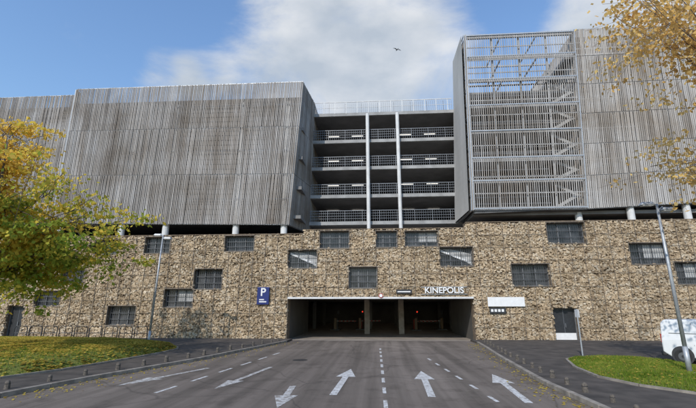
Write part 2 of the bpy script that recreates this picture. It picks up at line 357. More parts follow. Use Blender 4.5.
# road markings
ZP = .005
def arrow(tail, head, label, w_=.22, hw=.5, hl=1.5, m='paint'):
    a = G(*tail); h = G(*head); d = (h-a); d.normalize(); r_ = Vector((d.y,-d.x,0)); k = h-d*hl
    P = [a-r_*w_/2, a+r_*w_/2, k+r_*w_/2, k+r_*hw, h, k-r_*hw, k-r_*w_/2]
    b2 = MB(); b2.add([(p.x,p.y,ZP) for p in P], [(0,1,2,3,4,5,6)])
    o = b2.build('road_arrow', M[m]); 
    if o.data.polygons[0].normal.z < 0: o.data.flip_normals()
    tag(o, label, 'road marking', 'painted lane arrows', 'structure')
arrow((333,395),(351,369),'white lane arrow pointing into the entrance, left of the three entry arrows', .22,.36,1.9)
arrow((432,397),(421,371),'white lane arrow pointing into the entrance, middle of the three entry arrows', .22,.36,1.9)
arrow((529,403),(492,374),'white lane arrow pointing into the entrance, right of the three entry arrows', .22,.36,1.9)
arrow((271,367),(214,389),'faded white exit arrow pointing towards the viewer, between the dashed lines', .18,.30,1.5,'paint_faded')
arrow((208,368),(115,386),'long white exit arrow running off to the left near the left kerb', .2,.36,1.6,'paint_faded')
arrow((293,386),(277,408),'white exit arrow at the bottom edge, left of the entry arrows', .2,.34,1.5,'paint_faded')
def dl(a, c, n, fill, label):
    A = G(*a); B = G(*c)
    for i in range(n):
        p = A.lerp(B, i/n); q_ = A.lerp(B, (i+fill)/n); d = (q_-p).normalized(); r_ = Vector((d.y,-d.x,0))*.055; b = MB(); b.poly([(v.x,v.y,ZP) for v in (p-r_,p+r_,q_+r_,q_-r_)])
        o = b.build('lane_dash', M['paint'])
        if o.data.polygons[0].normal.z < 0: o.data.flip_normals()
        tag(o, label, 'road marking', label, 'structure')
dl((386,408),(380,347),9,.5,'white dashes of the central lane line')
dl((498,402),(424,356),6,.42,'white dashes between the two right entry lanes')
dl((155,393),(285,351),6,.55,'white dashes between the exit lanes')
p = G(300,360); b = MB(); b.tube([(0,0,0),(0,0,.006)],.36,24); o = b.build('manhole_cover', M['dark_metal'], loc=(p.x,p.y,.001)); tag(o, 'round dark manhole cover in the exit lanes near the entrance', 'manhole')

# ------------------------------------------------------------------ the car park building
B = empty('parking_garage', (0,0,0), 'multi storey car park with stone filled wire cage base, open decks and grey slatted cladding', 'car park')
EX0, EX1, EH = W(287,320).x, W(475,320).x, 3.12
X0, X1 = -52.0, 40.0
def ztop(x): return 8.3 if x < -5.9 else (8.62 if x < 7.2 else 9.05)
wins = [
 ((320,231,349,248),'open'),((376,231,397,247),'open'),((405,231,438,246),'pale'),((288,250,317,268),'ramp'),((349,267,377,288),'std'),
 ((440,247,473,266),'ramp'),((194,269,222,289),'std'),((225,234,254,251),'open'),((145,237,170,253),'open'),((95,240,118,254),'std'),
 ((164,289,193,307),'pale'),((107,306,135,325),'std'),((512,264,550,286),'std'),((547,222,585,243),'open'),((630,243,668,264),'pale'),
 ((676,262,712,284),'pale'),((35,291,60,306),'std'),((62,268,84,284),'std')]
doors = [((555,308,579,342),'d'),((5,306,21,337),'d')]
rects = []
for (a,b_,c_,d_),st in wins:
    p = W((a+c_)/2,(b_+d_)/2); x0 = W(a,(b_+d_)/2).x; x1 = W(c_,(b_+d_)/2).x; z1 = W((a+c_)/2,b_).z; z0 = W((a+c_)/2,d_).z
    rects.append([x0,x1,z0,min(z1,ztop(p.x)-.12),st])
for (a,b_,c_,d_),st in doors:
    x0 = W(a,(b_+d_)/2).x; x1 = W(c_,(b_+d_)/2).x; rects.append([x0,x1,.1,W((a+c_)/2,b_).z,'door'])
holes = [(r_[0],r_[1],r_[2],r_[3]) for r_ in rects]+[(EX0,EX1,-1,EH)]
xs = sorted(set([X0,X1,-5.9,7.2]+[v for h in holes for v in h[:2]])); 
bw = MB()
for i in range(len(xs)-1):
    xa, xb = xs[i], xs[i+1]; xm = (xa+xb)/2; z = -.02; segs = []
    hh = sorted([(h[2],h[3]) for h in holes if h[0] < xm < h[1]])
    for (h0,h1) in hh:
        if h0 > z: segs.append((z,h0))
        z = max(z,h1)
    segs.append((z, ztop(xm)-.06))
    for s0,s1 in segs:
        if s1-s0 > .01: bw.box(xa,xb,.12,1.0,s0,s1)
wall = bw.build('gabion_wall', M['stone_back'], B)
def stones():
    vs = []; fs = []; base = np.array([[-1,-1,-1],[1,-1,-1],[1,1,-1],[-1,1,-1],[-1,-1,1],[1,-1,1],[1,1,1],[-1,1,1]])*.5
    n = 0; z = .06; ph = rng.uniform(0,6.28,12)
    while z < 9.3:
        rowh = random.uniform(.11,.155); x = X0+random.uniform(0,.2)
        while x < X1:
            wd = random.uniform(.09,.26)
            cx = x+wd/2; x += wd*.96
            if cx < -40: continue
            cz = z+random.gauss(0,.03)+.07*math.sin(cx*1.9+ph[0])+.06*math.sin(cx*.73+z*1.3+ph[1])+.04*math.sin(cx*4.3+z*2+ph[2])
            if cz > ztop(cx)-.06 or cz < .03: continue
            bad = False
            for h in holes:
                if h[0]-.05 < cx < h[1]+.05 and h[2]-.05 < cz < h[3]+.05: bad = True; break
            if bad: continue
            hh = rowh*random.uniform(.85,1.5)
            P = base*np.array([wd*1.05, .2, hh]) + rng.normal(0,.015,(8,3))
            P[[0,1,4,5]] *= np.array([random.uniform(.75,.98),1,random.uniform(.70,.98)])
            a = random.gauss(0,.5); ca, sa = math.cos(a), math.sin(a)
            P = P @ np.array([[ca,0,sa],[0,1,0],[-sa,0,ca]])
            a = random.gauss(0,.14); ca, sa = math.cos(a), math.sin(a)
            P = P @ np.array([[ca,sa,0],[-sa,ca,0],[0,0,1]])
            P += np.array([cx, .08+random.uniform(-.03,.03), cz])
            vs += P.tolist(); fs += [(n+3,n+2,n+1,n),(n+4,n+5,n+6,n+7),(n,n+1,n+5,n+4),(n+1,n+2,n+6,n+5),(n+3,n,n+4,n+7)]
            n += 8
        z += rowh*.93
    b = MB(); b.v = vs; b.f = fs; b.keep = True; return b.build('stone_fill', M['stone'], wall)
stones()
wm = MB()
def vwire(x, r_):
    zz = EH+.14 if EX0 < x < EX1 else 0
    for h in sorted([h for h in holes[:-1] if h[0] < x < h[1]], key=lambda h: h[2]):
        if h[2] > zz: wm.beam((x,-.06,zz),(x,-.06,h[2]),r_)
        zz = h[3]
    wm.beam((x,-.06,zz),(x,-.06,ztop(x)-.05),r_)
def hwire(z, r_):
    cuts = sorted([(h[0],h[1]) for h in holes if h[2] < z < h[3]]); xa = X0
    for c0,c1 in cuts: wm.beam((xa,-.066,z),(c0,-.066,z),r_); xa = c1
    if z > 8.3: xa = 7.2
    wm.beam((xa,-.066,z),(X1,-.066,z),r_)
x = X0
while x <= X1: vwire(x,.028); x += 1.0
z = 1.0
while z < 8.9: hwire(z,.018); z += 1.0
wm.build('wire_cage', M['wire'], wall)
cop = MB(); cop.box(X0,-5.9,-.03,1.1,8.26,8.33); cop.box(-5.9,7.2,-.03,1.1,8.58,8.65); cop.box(7.2,X1,-.03,1.1,9.01,9.08); cop.build('coping', M['stone_back'], wall)
# windows
for x0,x1,z0,z1,st in rects:
    if st == 'door':
        d = MB(); d.box(x0,x1,.45,.5,z0,z1); do = d.build('door', M['dark_metal'], B)
        f = MB(); e = .07
        f.box(x0,x0+e,.38,.52,z0,z1); f.box(x1-e,x1,.38,.52,z0,z1); f.box(x0+e,x1-e,.38,.52,z1-e,z1); f.build('door_frame', M['frame'], do)
        xm = (x0+x1)/2
        g_ = MB(); g_.box(xm-.012,xm+.012,.435,.449,z0,z1-e); g_.box(xm+.06,xm+.1,.38,.449,z0+.9,z0+1.2); g_.build('door_handle', M['rail'], do)
        if x0 > 0:
            k = MB(); k.box(x0+e+.01,x1-e-.01,.42,.434,z0+.02,z0+.5); k.build('kick_plate', M['white'], do)
        continue
    p = MB(); p.box(x0,x1,.42,.46,z0,z1); 
    pane = p.build('window', M['glass'], B)
    f = MB(); e = .06
    f.box(x0,x1,.32,.419,z0,z0+e); f.box(x0,x1,.32,.419,z1-e,z1); f.box(x0,x0+e,.32,.419,z0+e,z1-e); f.box(x1-e,x1,.32,.419,z0+e,z1-e)
    nm = 1 if x1-x0 < 1.6 else 2
    for k in range(1,nm+1): xx = x0+(x1-x0)*k/(nm+1); f.box(xx-.035,xx+.035,.34,.419,z0+e,z1-e)
    f.build('frame', M['frame'], pane)
    bb = MB(); k = x0+.12
    while k < x1-.08: bb.box(k-.008,k+.008,.25,.27,z0+.03,z1-.03); k += .17
    for g in (.3,.62): bb.box(x0,x1,.24,.28,z0+(z1-z0)*g,z0+(z1-z0)*g+.03)
    bb.build('grille', M['grille'], pane)
    si = MB(); si.box(x0-.04,x1+.04,-.05,.42,z0-.07,z0-.003); si.box(x0-.04,x1+.04,-.05,.42,z1+.003,z1+.06); si.box(x0-.05,x0-.004,-.045,.42,z0,z1); si.box(x1+.004,x1+.05,-.045,.42,z0,z1); si.build('surround', M['wire'], pane)
    if st == 'ramp':
        r_ = MB(); r_.add([(x0+.3,.40,z1-.12),(x1-.07,.40,z0+.1),(x1-.07,.40,z1-.5),(x0+.9,.40,z1-.12)],[(0,1,2,3)]); r_.build('ramp_edge', M['blind'], pane)
        r_ = MB(); r_.beam((x0+.1,.385,z0+(z1-z0)*.85),(x1-.1,.385,z0+(z1-z0)*.2),.03,.16); r_.build('guard_rail', M['white'], pane)
    if st == 'pale':
        r_ = MB(); xm = x0+(x1-x0)*random.uniform(.3,.45); r_.box(xm,x1-.07,.402,.415,z0+.3*(z1-z0),z1-.09); r_.build('pale_panel', M['blind'], pane)
# entrance interior
en = MB(); en.box(EX0,EX1,-.12,1.0,EH-.02,EH+.12); en.build('lintel', M['white_col'], B)
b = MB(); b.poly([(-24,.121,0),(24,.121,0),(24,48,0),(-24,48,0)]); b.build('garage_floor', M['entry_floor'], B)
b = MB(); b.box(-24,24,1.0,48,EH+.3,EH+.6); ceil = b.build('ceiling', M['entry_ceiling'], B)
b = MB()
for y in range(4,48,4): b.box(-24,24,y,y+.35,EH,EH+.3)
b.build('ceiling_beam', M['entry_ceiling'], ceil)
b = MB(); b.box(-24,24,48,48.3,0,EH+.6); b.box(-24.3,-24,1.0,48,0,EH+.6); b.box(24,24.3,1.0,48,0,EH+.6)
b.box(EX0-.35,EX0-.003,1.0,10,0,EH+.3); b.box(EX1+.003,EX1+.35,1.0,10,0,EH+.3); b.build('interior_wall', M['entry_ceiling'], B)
for y in (8, 17, 26, 35):
    for x in (W(367,310,8).x, W(401,310,8).x) if y < 12 else (-15,-7.4,-.8,2.6,8.6,16):
        c = MB(); hw_ = .25 if y < 12 else .2; c.box(x-hw_,x+hw_,y-.2,y+.2,0,EH+.3); c.build('column', M['entry_column'] if y < 12 else M['interior'], B, bevel=.02)
for y in (2.5,6.5,10.5,14.5,22.5,30.5,38.5):
    for x in (-4.6,.9,5.0):
        c = MB(); c.box(x-.05,x+.05,y-.7,y+.7,EH+.16,EH+.24); c.build('tube_light', M['entry_light'], B)
# floor slabs
LV = [W(383,y,4).z for y in (222,195,167,140,113)]
for i,z in enumerate([8.1]+LV):
    s_ = MB()
    s_.box(X0,-6.3,.7,34,z-.28,z); s_.box(-6.3,8.0,4.0 if i else 1.0,34,z-.28,z); s_.box(8.0,X1,.7,34,z-.28,z)
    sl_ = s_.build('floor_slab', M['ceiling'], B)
    if i:
        e_ = MB(); e_.box(-6.1,7.8,3.9,3.998,z-.24,z+.08); e_.build('slab_edge', M['concrete'], sl_)
        r_ = MB()
        if i < 5:
            for h in (1.1,.85,.6,.35): r_.beam((-6.1,3.95,z+h),(7.8,3.95,z+h),.03 if h < 1 else .055)
        x = -6.0
        while x < 7.8: r_.beam((x,3.95,z+.08),(x,3.95,z+1.1),.018 if int(round((x+6)/.2))%8 else .05); x += .2
        r_.build('railing', M['rail'], sl_)
for z in LV[1:]+[LV[0]]:
    for x in (-4.4,-1.8,3.4,6.0):
        for y in (8.5,14.5):
            c = MB(); c.box(x-.6,x+.6,y-.04,y+.04,z-.40,z-.34); c.build('tube_light', M['tube_light'], B)
for px_ in (368,399):
    x = W(px_,170,3.4).x; c = MB(); c.tube([(x,3.5,8.1),(x,3.5,LV[-1]-.3)],.17,14); c.build('column', M['white_col'], B, smooth=False)
for px_ in (60,122,166,236,284,633,690,740):
    p = W(px_,226,.45); c = MB(); c.tube([(p.x,.45,8.2),(p.x,.45,20.5)],.27,14); c.build('column', M['white_col'], B)
p = W(580,226,.9); c = MB(); c.tube([(p.x,.9,8.2),(p.x,.9,9.9)],.27,14); c.build('column', M['white_col'], B)
b = MB(); b.box(X0,X1,34,34.3,0,LV[-1]+1.1); b.box(X0-.3,X0,1.0,34,0,22); b.box(X1,X1+.3,1.0,34,0,22); b.build('back_wall', M['interior'], B)
b = MB()
for x in (-40,-30,-20,-11): b.box(x-.1,x+.1,6,34,8.1,20.7)
for x in (20,29): b.box(x-.1,x+.1,6,34,8.1,20.7)
b.box(X0,-6.6,12,12.2,8.1,20.7); b.box(8.4,X1,12,12.2,8.1,20.7); b.box(-6.3,8.0,20,20.2,8.1,20.7)
b.build('core_wall', M['interior'], B)
def panel(a, b_, c_, d_, mat_, name='slat_screen', sp_=.15, w_=.096, dep=.05, tiers=3, jag=.03, rails=True, back=None, railm='steel', bm_='backing', fill=.8):
    a,b_,c_,d_ = map(Vector,(a,b_,c_,d_)); n = max(2,int((b_-a).length/sp_)); m = MB()
    along = (b_-a).normalized(); nrm = along.cross(Vector((0,0,1))).normalized()
    for i in range(n+1):
        f = i/n; p = a.lerp(b_,f); q_ = c_.lerp(d_,f); wob = random.gauss(0,.006)
        for k in range(tiers):
            off = nrm*random.uniform(-.008,.012)
            f0 = k/tiers; f1 = (k+1)/tiers-.003
            s0 = p.lerp(q_,f0)+along*(random.gauss(0,.004)+wob)+off; s1 = p.lerp(q_,f1)+along*(random.gauss(0,.009)+wob)+off
            if k == tiers-1: s1.z += random.uniform(-jag,jag)
            if k == 0: s0.z -= random.uniform(0,jag)
            m.beam(s0,s1,w_*random.uniform(.85,1.1),dep,upv=nrm)
    o = m.build(name, mat_, B)
    if rails:
        r_ = MB()
        for k in range(tiers*2+1):
            f = k/(tiers*2); r_.beam(a.lerp(c_,f)-nrm*.12, b_.lerp(d_,f)-nrm*.12, .06, .09)
        r_.beam(a-nrm*.12, c_-nrm*.12, .07); r_.beam(b_-nrm*.12, d_-nrm*.12, .07)
        r_.build('support_rail', M[railm], o)
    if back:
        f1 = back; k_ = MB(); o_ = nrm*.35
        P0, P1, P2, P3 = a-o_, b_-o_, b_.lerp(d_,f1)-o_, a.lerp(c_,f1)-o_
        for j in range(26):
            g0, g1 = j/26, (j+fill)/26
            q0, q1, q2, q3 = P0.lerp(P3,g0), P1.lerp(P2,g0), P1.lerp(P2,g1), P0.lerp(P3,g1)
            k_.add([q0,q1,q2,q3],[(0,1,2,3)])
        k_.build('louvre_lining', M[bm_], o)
    return o
ZB, ZBl, ZTl = 9.1, 9.5, 22.3
bl = W(288.5,225).x; tl = W(303,80).x
sx = W(66,150).x
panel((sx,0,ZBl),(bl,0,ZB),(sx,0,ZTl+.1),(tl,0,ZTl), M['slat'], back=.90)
panel((X0,.5,ZBl),(sx-.05,.5,ZBl),(X0,.5,ZTl-.2),(sx-.05,.5,ZTl-.2), M['slat'], back=.90)
panel((sx,0.02,ZBl),(sx,.5,ZBl),(sx,0.02,ZTl),(sx,.5,ZTl), M['slat'])
xk, xkt = W(309,228,4).x, W(314.5,105,4).x
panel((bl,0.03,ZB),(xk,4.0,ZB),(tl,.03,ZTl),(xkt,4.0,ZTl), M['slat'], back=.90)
panel((xk,4.0,ZB),(xk,34,ZB),(xkt,4.0,ZTl),(xkt,34,ZTl), M['slat'], sp_=.3, w_=.14)
# right block
ZBr = 10.05; ZBx = 11.0; ZTr = W(465,35).z; br = W(473,207).x; tr = W(465,35).x; bk = W(459,226,4).x; tk = W(457,72,4).x
px_b = W(588,205).x; px_t = W(575,35).x
panel((px_b,0,ZBr),(X1,0,ZBx),(px_t,0,ZTr+.1),(X1,0,ZTr+.1), M['slat_pale'], sp_=.15, w_=.10, tiers=6, back=.97)
panel((px_b-.05,0,ZBr),(px_b-.05,12,ZBr),(px_t-.05,0,ZTr),(px_t-.05,12,ZTr), M['slat_pale'], sp_=.2, tiers=6, rails=False)
ZSP = 21.2
fsp = (ZSP-ZBr)/(ZTr-ZBr)
panel((br,0,ZBr),(px_b-.1,0,ZBr),(br+(tr-br)*fsp,0,ZSP),(px_b-.1+(px_t-px_b)*fsp,0,ZSP), M['slat_pale'], 'open_slat_screen', sp_=.17, w_=.058, tiers=4, railm='pale_steel')
panel((br+(tr-br)*fsp,0,ZSP),(px_b-.1+(px_t-px_b)*fsp,0,ZSP),(tr,0,ZTr),(px_t-.1,0,ZTr), M['slat_pale'], 'open_slat_screen', sp_=.19, w_=.042, tiers=2, jag=.02, railm='pale_steel')
panel((br,0.03,ZBr),(bk,4,ZBr-.2),(tr,.03,ZTr),(tk,4.0,ZTr), M['slat_pale'], tiers=6, sp_=.15, w_=.11, back=.995, bm_='backing_pale', fill=1.0)
panel((bk,4,ZBr-.2),(bk+2.6,14,ZBr-.2),(tk,4.0,ZTr),(tk+2.6,14.0,ZTr), M['slat_pale'], tiers=6, sp_=.3, w_=.14)
cg = MB(); levs = [ZBr+.1]+[W(520,y,0).z for y in (180,157,130,104,78,55)]+[ZTr-.15]
band = MB()
for z in levs:
    f = (z-ZBr)/(ZTr-ZBr); xa = br+(tr-br)*f; xb = px_b+(px_t-px_b)*f
    band.box(xa+.05,xb-.05,-.08,-.045,z-.04,z+.04)
    cg.beam((xa,.25,z),(xb,.25,z),.14,.34); cg.beam((xa,5,z),(xb,5,z),.12,.16)
    for k in range(4): xx = xa+(xb-xa)*k/3; cg.beam((xx,.25,z),(xx,5,z),.1,.12)
band.beam((br+.06,-.04,ZBr),(tr+.06,-.04,ZTr),.07); band.beam((px_b-.06,-.04,ZBr),(px_t-.06,-.04,ZTr),.07)
for k in range(5):
    f = k/4; cg.beam((br+(px_b-br)*f,.4,ZBr),(tr+(px_t-tr)*f,.4,ZTr),.12); 
    if k in (0,4): cg.beam((br+(px_b-br)*f,5.2,ZBr),(tr+(px_t-tr)*f,5.2,ZTr),.12)
cg.build('cage_frame', M['pale_steel'], B); band.build('floor_band', M['steel'], B)
for z in levs[:5]:
    f = (z-ZBr)/(ZTr-ZBr); xa = br+(tr-br)*f+.3; xb = px_b+(px_t-px_b)*f-2.6
    b = MB(); b.box(xa,xb,.5,3.2,z-.16,z); ls = b.build('landing', M['stair'], B)
    b = MB(); 
    for h in (.5,1.05): b.beam((xa,.45,z+h),(xb,.45,z+h),.05)
    b.build('handrail', M['rail'], ls)
for i in range(len(levs)-3):
    z0,z1 = levs[i],levs[i+1]; f = (z0-ZBr)/(ZTr-ZBr); xb = px_b+(px_t-px_b)*f-.35; xa = xb-2.1; zm = (z0+z1)/2
    s_ = MB()
    s_.beam((xa,.5,z0),(xb,.5,zm),.06,.24); s_.beam((xb,.66,zm),(xa,.66,z1),.06,.24)
    s_.box(xb-.05,xb+.2,.48,2.0,zm-.12,zm)
    for k in range(8): g = k/8; s_.box(xa+(xb-xa)*g,xa+(xb-xa)*g+.26,.54,1.2,z0+(zm-z0)*g,z0+.04+(zm-z0)*g)
    s_.build('stair_flight', M['stair'], B)
sb = MB(); sb.box(px_b+.3,X1,.7,20,23.9,24.2); sb.box(px_b+.3,X1,12,12.2,21,26.5); sb.build('upper_deck', M['ceiling'], B)
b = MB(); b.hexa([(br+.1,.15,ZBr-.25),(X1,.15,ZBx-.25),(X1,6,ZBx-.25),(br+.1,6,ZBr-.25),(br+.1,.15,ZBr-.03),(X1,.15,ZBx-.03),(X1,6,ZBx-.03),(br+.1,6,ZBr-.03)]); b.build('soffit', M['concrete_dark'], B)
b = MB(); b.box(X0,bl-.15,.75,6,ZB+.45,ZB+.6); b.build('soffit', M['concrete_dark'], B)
r_ = MB(); z = LV[-1]
r_.beam((-6.1,3.9,z+1.25),(7.6,3.9,z+1.25),.06); r_.beam((-6.1,3.9,z+.65),(7.6,3.9,z+.65),.03)
x = -6
while x < 7.6: r_.beam((x,3.9,z),(x,3.9,z+1.25),.05); x += 1.1
r_.build('roof_railing', M['white_col'], B)

# ------------------------------------------------------------------ signs
def textmesh(name, s_, size, m, parent, loc, ext=.02, xs_=1):
    cu = bpy.data.curves.new(name,'FONT'); cu.body = s_; cu.size = size; cu.extrude = ext; cu.offset = size*.018; cu.align_x = 'CENTER'; cu.align_y = 'CENTER'
    o = bpy.data.objects.new(name, cu); C.objects.link(o); bpy.context.view_layer.update()
    me = bpy.data.meshes.new_from_object(o.evaluated_get(bpy.context.evaluated_depsgraph_get())); bpy.data.objects.remove(o)
    me.name = name; me.materials.clear(); me.materials.append(m); ob = bpy.data.objects.new(name, me); C.objects.link(ob)
    ob.location = loc; ob.rotation_euler = (R(90),0,0); ob.scale = (xs_,1,1)
    if parent: ob.parent = parent
    return ob
p = W(444,290.5,-.15); sg = empty('fascia_sign', (p.x,-.12,p.z), 'white capital letters on a rail above the right side of the entrance', 'sign')
b = MB(); b.beam((-1.75,.02,-.27),(1.75,.02,-.27),.04); b.beam((-1.75,.02,.27),(1.75,.02,.27),.04); b.build('mounting_rail', M['steel'], sg)
textmesh('lettering','KINEPOLIS',.62,M['white'],sg,(0,-.06,0),.03,1.02)
p = W(404,291.5,-.15); s2 = empty('small_sign', (p.x,-.12,p.z), 'small dark plate above the entrance, left of the white letters', 'sign')
b = MB(); b.box(-.6,.6,-.03,.03,-.16,.16); b.build('panel', M['dark_metal'], s2); b = MB(); b.box(-.5,.5,-.04,-.031,-.05,.03); b.build('stripe', M['white'], s2)
a = W(257,296,-.2); c = W(269,296,-.2); zt, zb = W(263,287,-.2).z, W(263,304.5,-.2).z
ps = empty('parking_sign', ((a.x+c.x)/2,-.16,(zt+zb)/2), 'blue upright parking sign with white P on the stone wall left of the entrance', 'sign')
hw, hh = (c.x-a.x)/2, (zt-zb)/2
b = MB(); b.box(-hw,hw,-.05,.05,-hh,hh); b.build('panel', M['blue'], ps, bevel=.02)
textmesh('letter_p','P',.85,M['white'],ps,(0,-.06,hh*.38),.01)
b = MB(); b.box(-hw*.6,hw*.6,-.062,-.052,-hh*.75,-hh*.62); b.box(-hw*.6,hw*.2,-.062,-.052,-hh*.5,-hh*.38); b.build('text_line', M['white'], ps)
a = W(488,302,-.2); c = W(525,302,-.2); zt, zb = W(506,297,-.2).z, W(506,306.5,-.2).z
ws = empty('notice_board', ((a.x+c.x)/2,-.14,(zt+zb)/2), 'wide white board on the stone wall right of the entrance', 'sign')
hw, hh = (c.x-a.x)/2, (zt-zb)/2
b = MB(); b.box(-hw,hw,-.03,.03,-hh,hh); b.build('panel', M['white'], ws, bevel=.01)
b = MB(); 
for s_ in (-1,1): b.box(s_*hw*.7-.03,s_*hw*.7+.03,.031,.12,-hh,hh)
b.build('bracket', M['steel'], ws)
p = W(498,310.5,-.2); k = empty('tariff_plate', (p.x,-.13,p.z), 'small black and white plate under the left end of the white board', 'sign')
b = MB(); b.box(-.6,.6,-.02,.03,-.22,.22); b.build('panel', M['dark_metal'], k); b = MB()
for i in range(4): b.box(-.5+i*.26,-.32+i*.26,-.03,-.021,-.09,.1)
b.build('symbol', M['white'], k)
hs = empty('height_sign', (W(381,301,-.2).x,-.2,EH+.22), 'small round white height limit sign with red rim over the entrance', 'sign')
b = MB(); b.tube([(0,0,0),(0,.03,0)],.17,20); b.build('red_rim', M['red'], hs); b = MB(); b.tube([(0,-.012,0),(0,-.004,0)],.125,20); b.build('disc', M['white'], hs); b = MB(); b.beam((0,.04,0),(0,.2,-.1),.04); b.build('bracket', M['steel'], hs)

# ------------------------------------------------------------------ barriers in entrance
def barrier(x, y, dirn, label, redl):
    e_ = empty('barrier_gate', (x,y,0), label, 'barrier', 'barrier gates inside the entrance')
    b = MB(); b.box(-.2,.2,-.2,.2,.12,1.15); cab = b.build('cabinet', M['red'] if redl else M['interior'], e_, bevel=.03)
    b = MB(); b.box(-.5,.5,-1.2,1.2,0,.12); b.build('island_base', M['concrete_dark'], e_, bevel=.03)
    arm = MB(); arm.beam((0,-.24,.95),(dirn*2.3,-.24,.97),.05,.08); ar = arm.build('arm', M['blind'], e_)
    st = MB()
    for k in range(5): st.beam((dirn*(.35+k*.42),-.24,.953),(dirn*(.55+k*.42),-.24,.957),.06,.09)
    st.build('red_band', M['red'], ar)
    b = MB(); b.box(-.14,.14,-1.0,-.72,.12,1.3); b.build('ticket_machine', M['amber'], e_, bevel=.03)
    b = MB(); b.tube([(.25,0,.12),(.25,0,1.75)],.03,8); po = b.build('signal_post', M['dark_metal'], e_)
    b = MB(); b.box(.14,.36,-.05,.05,1.75,2.1); b.build('signal_box', M['dark_metal'], po)
    b = MB(); b.tube([(.25,-.07,1.95),(.25,-.052,1.95)],.07,14); b.build('signal_lens', M['red_light'] if redl else M['dark_metal'], po)
barrier(-4.6,14.5,1,'barrier gate furthest left inside the entrance, arm down',False)
barrier(-1.9,15.5,1,'red barrier gate with lit red signal left of the entrance columns',True)
barrier(4.2,14.5,1,'red barrier gate right of the entrance columns, lit red signal',True)
barrier(7.2,16,-1,'barrier gate furthest right inside the entrance, arm down',False)

# ------------------------------------------------------------------ lamps
def lamp(base, top, label, arm=.5, lean=0):
    H = top-base.z
    e_ = empty('street_lamp', base, label, 'street lamp', 'street lamps beside the road'); e_.rotation_euler.y = lean
    b = MB(); b.tube([(0,0,0),(0,0,.9)],[.09,.085],14); b.tube([(0,0,.9),(0,0,H)],[.07,.045],12); b.build('pole', M['steel'], e_, smooth=True)
    b = MB(); b.tube([(0,0,0),(0,0,.04)],.17,12); b.build('base_plate', M['steel'], e_)
    b = MB(); b.tube([(-arm,0,H+.02),(-arm*.5,0,H+.08),(0,0,H-.1)],.03,8); b.tube([(0,0,H-.25),(arm*.5,0,H-.12),(arm,0,H-.2)],.03,8); b.build('bracket_arm', M['steel'], e_)
    for s_,z in ((-1,0),(1,-.22)):
        b = MB(); xx = s_*arm
        b.hexa([(xx-.28,-.13,H+z-.05),(xx+.28,-.13,H+z-.05),(xx+.28,.13,H+z-.05),(xx-.28,.13,H+z-.05),(xx-.2,-.09,H+z+.08),(xx+.2,-.09,H+z+.08),(xx+.2,.09,H+z+.08),(xx-.2,.09,H+z+.08)])
        h_ = b.build('lamp_head', M['steel'], e_, bevel=.03)
        b = MB(); b.box(xx-.2,xx+.2,-.09,.09,H+z-.075,H+z-.052); b.build('lens', M['white'], h_)
p = G(148,346,.12); lamp(p, W(163,235,p.y).z, 'tall thin street lamp standing by the tip of the left grass mound', .35, R(1.2))
p = G(690,373,.2); lamp(p, W(661,204,p.y).z, 'tall grey double headed street lamp on the right grass island', .38)
p = G(583,357,.12); H = W(577,309,p.y).z-.12
e_ = empty('sign_post', p, 'thin grey post with an edge-on sign at the tip of the right grass island', 'sign post')
b = MB(); b.tube([(0,0,0),(0,0,H)],.035,10); b.build('pole', M['steel'], e_)
b = MB(); b.box(-.012,.012,-.2,.2,H-.4,H-.02); b.build('sign_plate', M['white'], e_); b = MB(); b.tube([(0,0,0),(0,0,.03)],.12,12); b.build('base_plate', M['steel'], e_)
# ------------------------------------------------------------------ stub bollards
def make_stub(label, group):
    e_ = empty('bollard', (0,0,0), label, 'bollard', group)
    b = MB(); b.tube([(0,0,-.02),(0,0,.24),(0,0,.30),(0,0,.335)],[.115,.10,.085,.045],10); b.build('post', M['stub'], e_, smooth=False)
    b = MB(); b.tube([(0,0,.2),(0,0,.22)],.106,10); b.build('band', M['dark_metal'], e_)
    return e_
def walk(line, step, off):
    ln = offset(line, off); out = []; acc = .4
    for i in range(len(ln)-1):
        L = (ln[i+1]-ln[i]).length
        while acc < L: out.append(ln[i].lerp(ln[i+1], acc/L)); acc += step
        acc -= L
    return out
for line, off, step, label, grp in ((LKw,-.5,1.3,'short dark stub bollard in the row along the left road kerb','bollards along the left kerb'),
                              (RKw,.5,1.2,'short dark stub bollard in the row along the right road kerb','bollards along the right kerb')):
    pr = make_stub(label, grp); first = True
    for p in walk(line, step, off):
        if p.x < -24 or p.y < -23: continue
        o = pr if first else copy_tree(pr); first = False
        o.location = (p.x+random.gauss(0,.03), p.y+random.gauss(0,.03), .12); o.rotation_euler.z = random.uniform(0,6)
        s_ = random.uniform(.55,.8); o.scale = (s_,s_,s_)
pr = None
for i in range(9):
    x = W(22+i*15,330,-1.6).x
    if pr is None:
        pr = empty('bicycle_stand', (0,0,.12), 'dark hoop bicycle stand in the row by the wall left of the left lamp', 'bicycle stand', 'hoop bicycle stands by the wall')
        b = MB(); b.tube([(-.45,0,0),(-.45,0,.8),(-.33,0,.95),(.33,0,.95),(.45,0,.8),(.45,0,0)],.035,8); b.build('hoop', M['dark_metal'], pr)
        b = MB(); b.tube([(-.45,0,.45),(.45,0,.45)],.025,8); b.build('crossbar', M['dark_metal'], pr); o = pr
    else: o = copy_tree(pr)
    o.location = (x,-1.7,.12); o.rotation_euler.z = R(12)

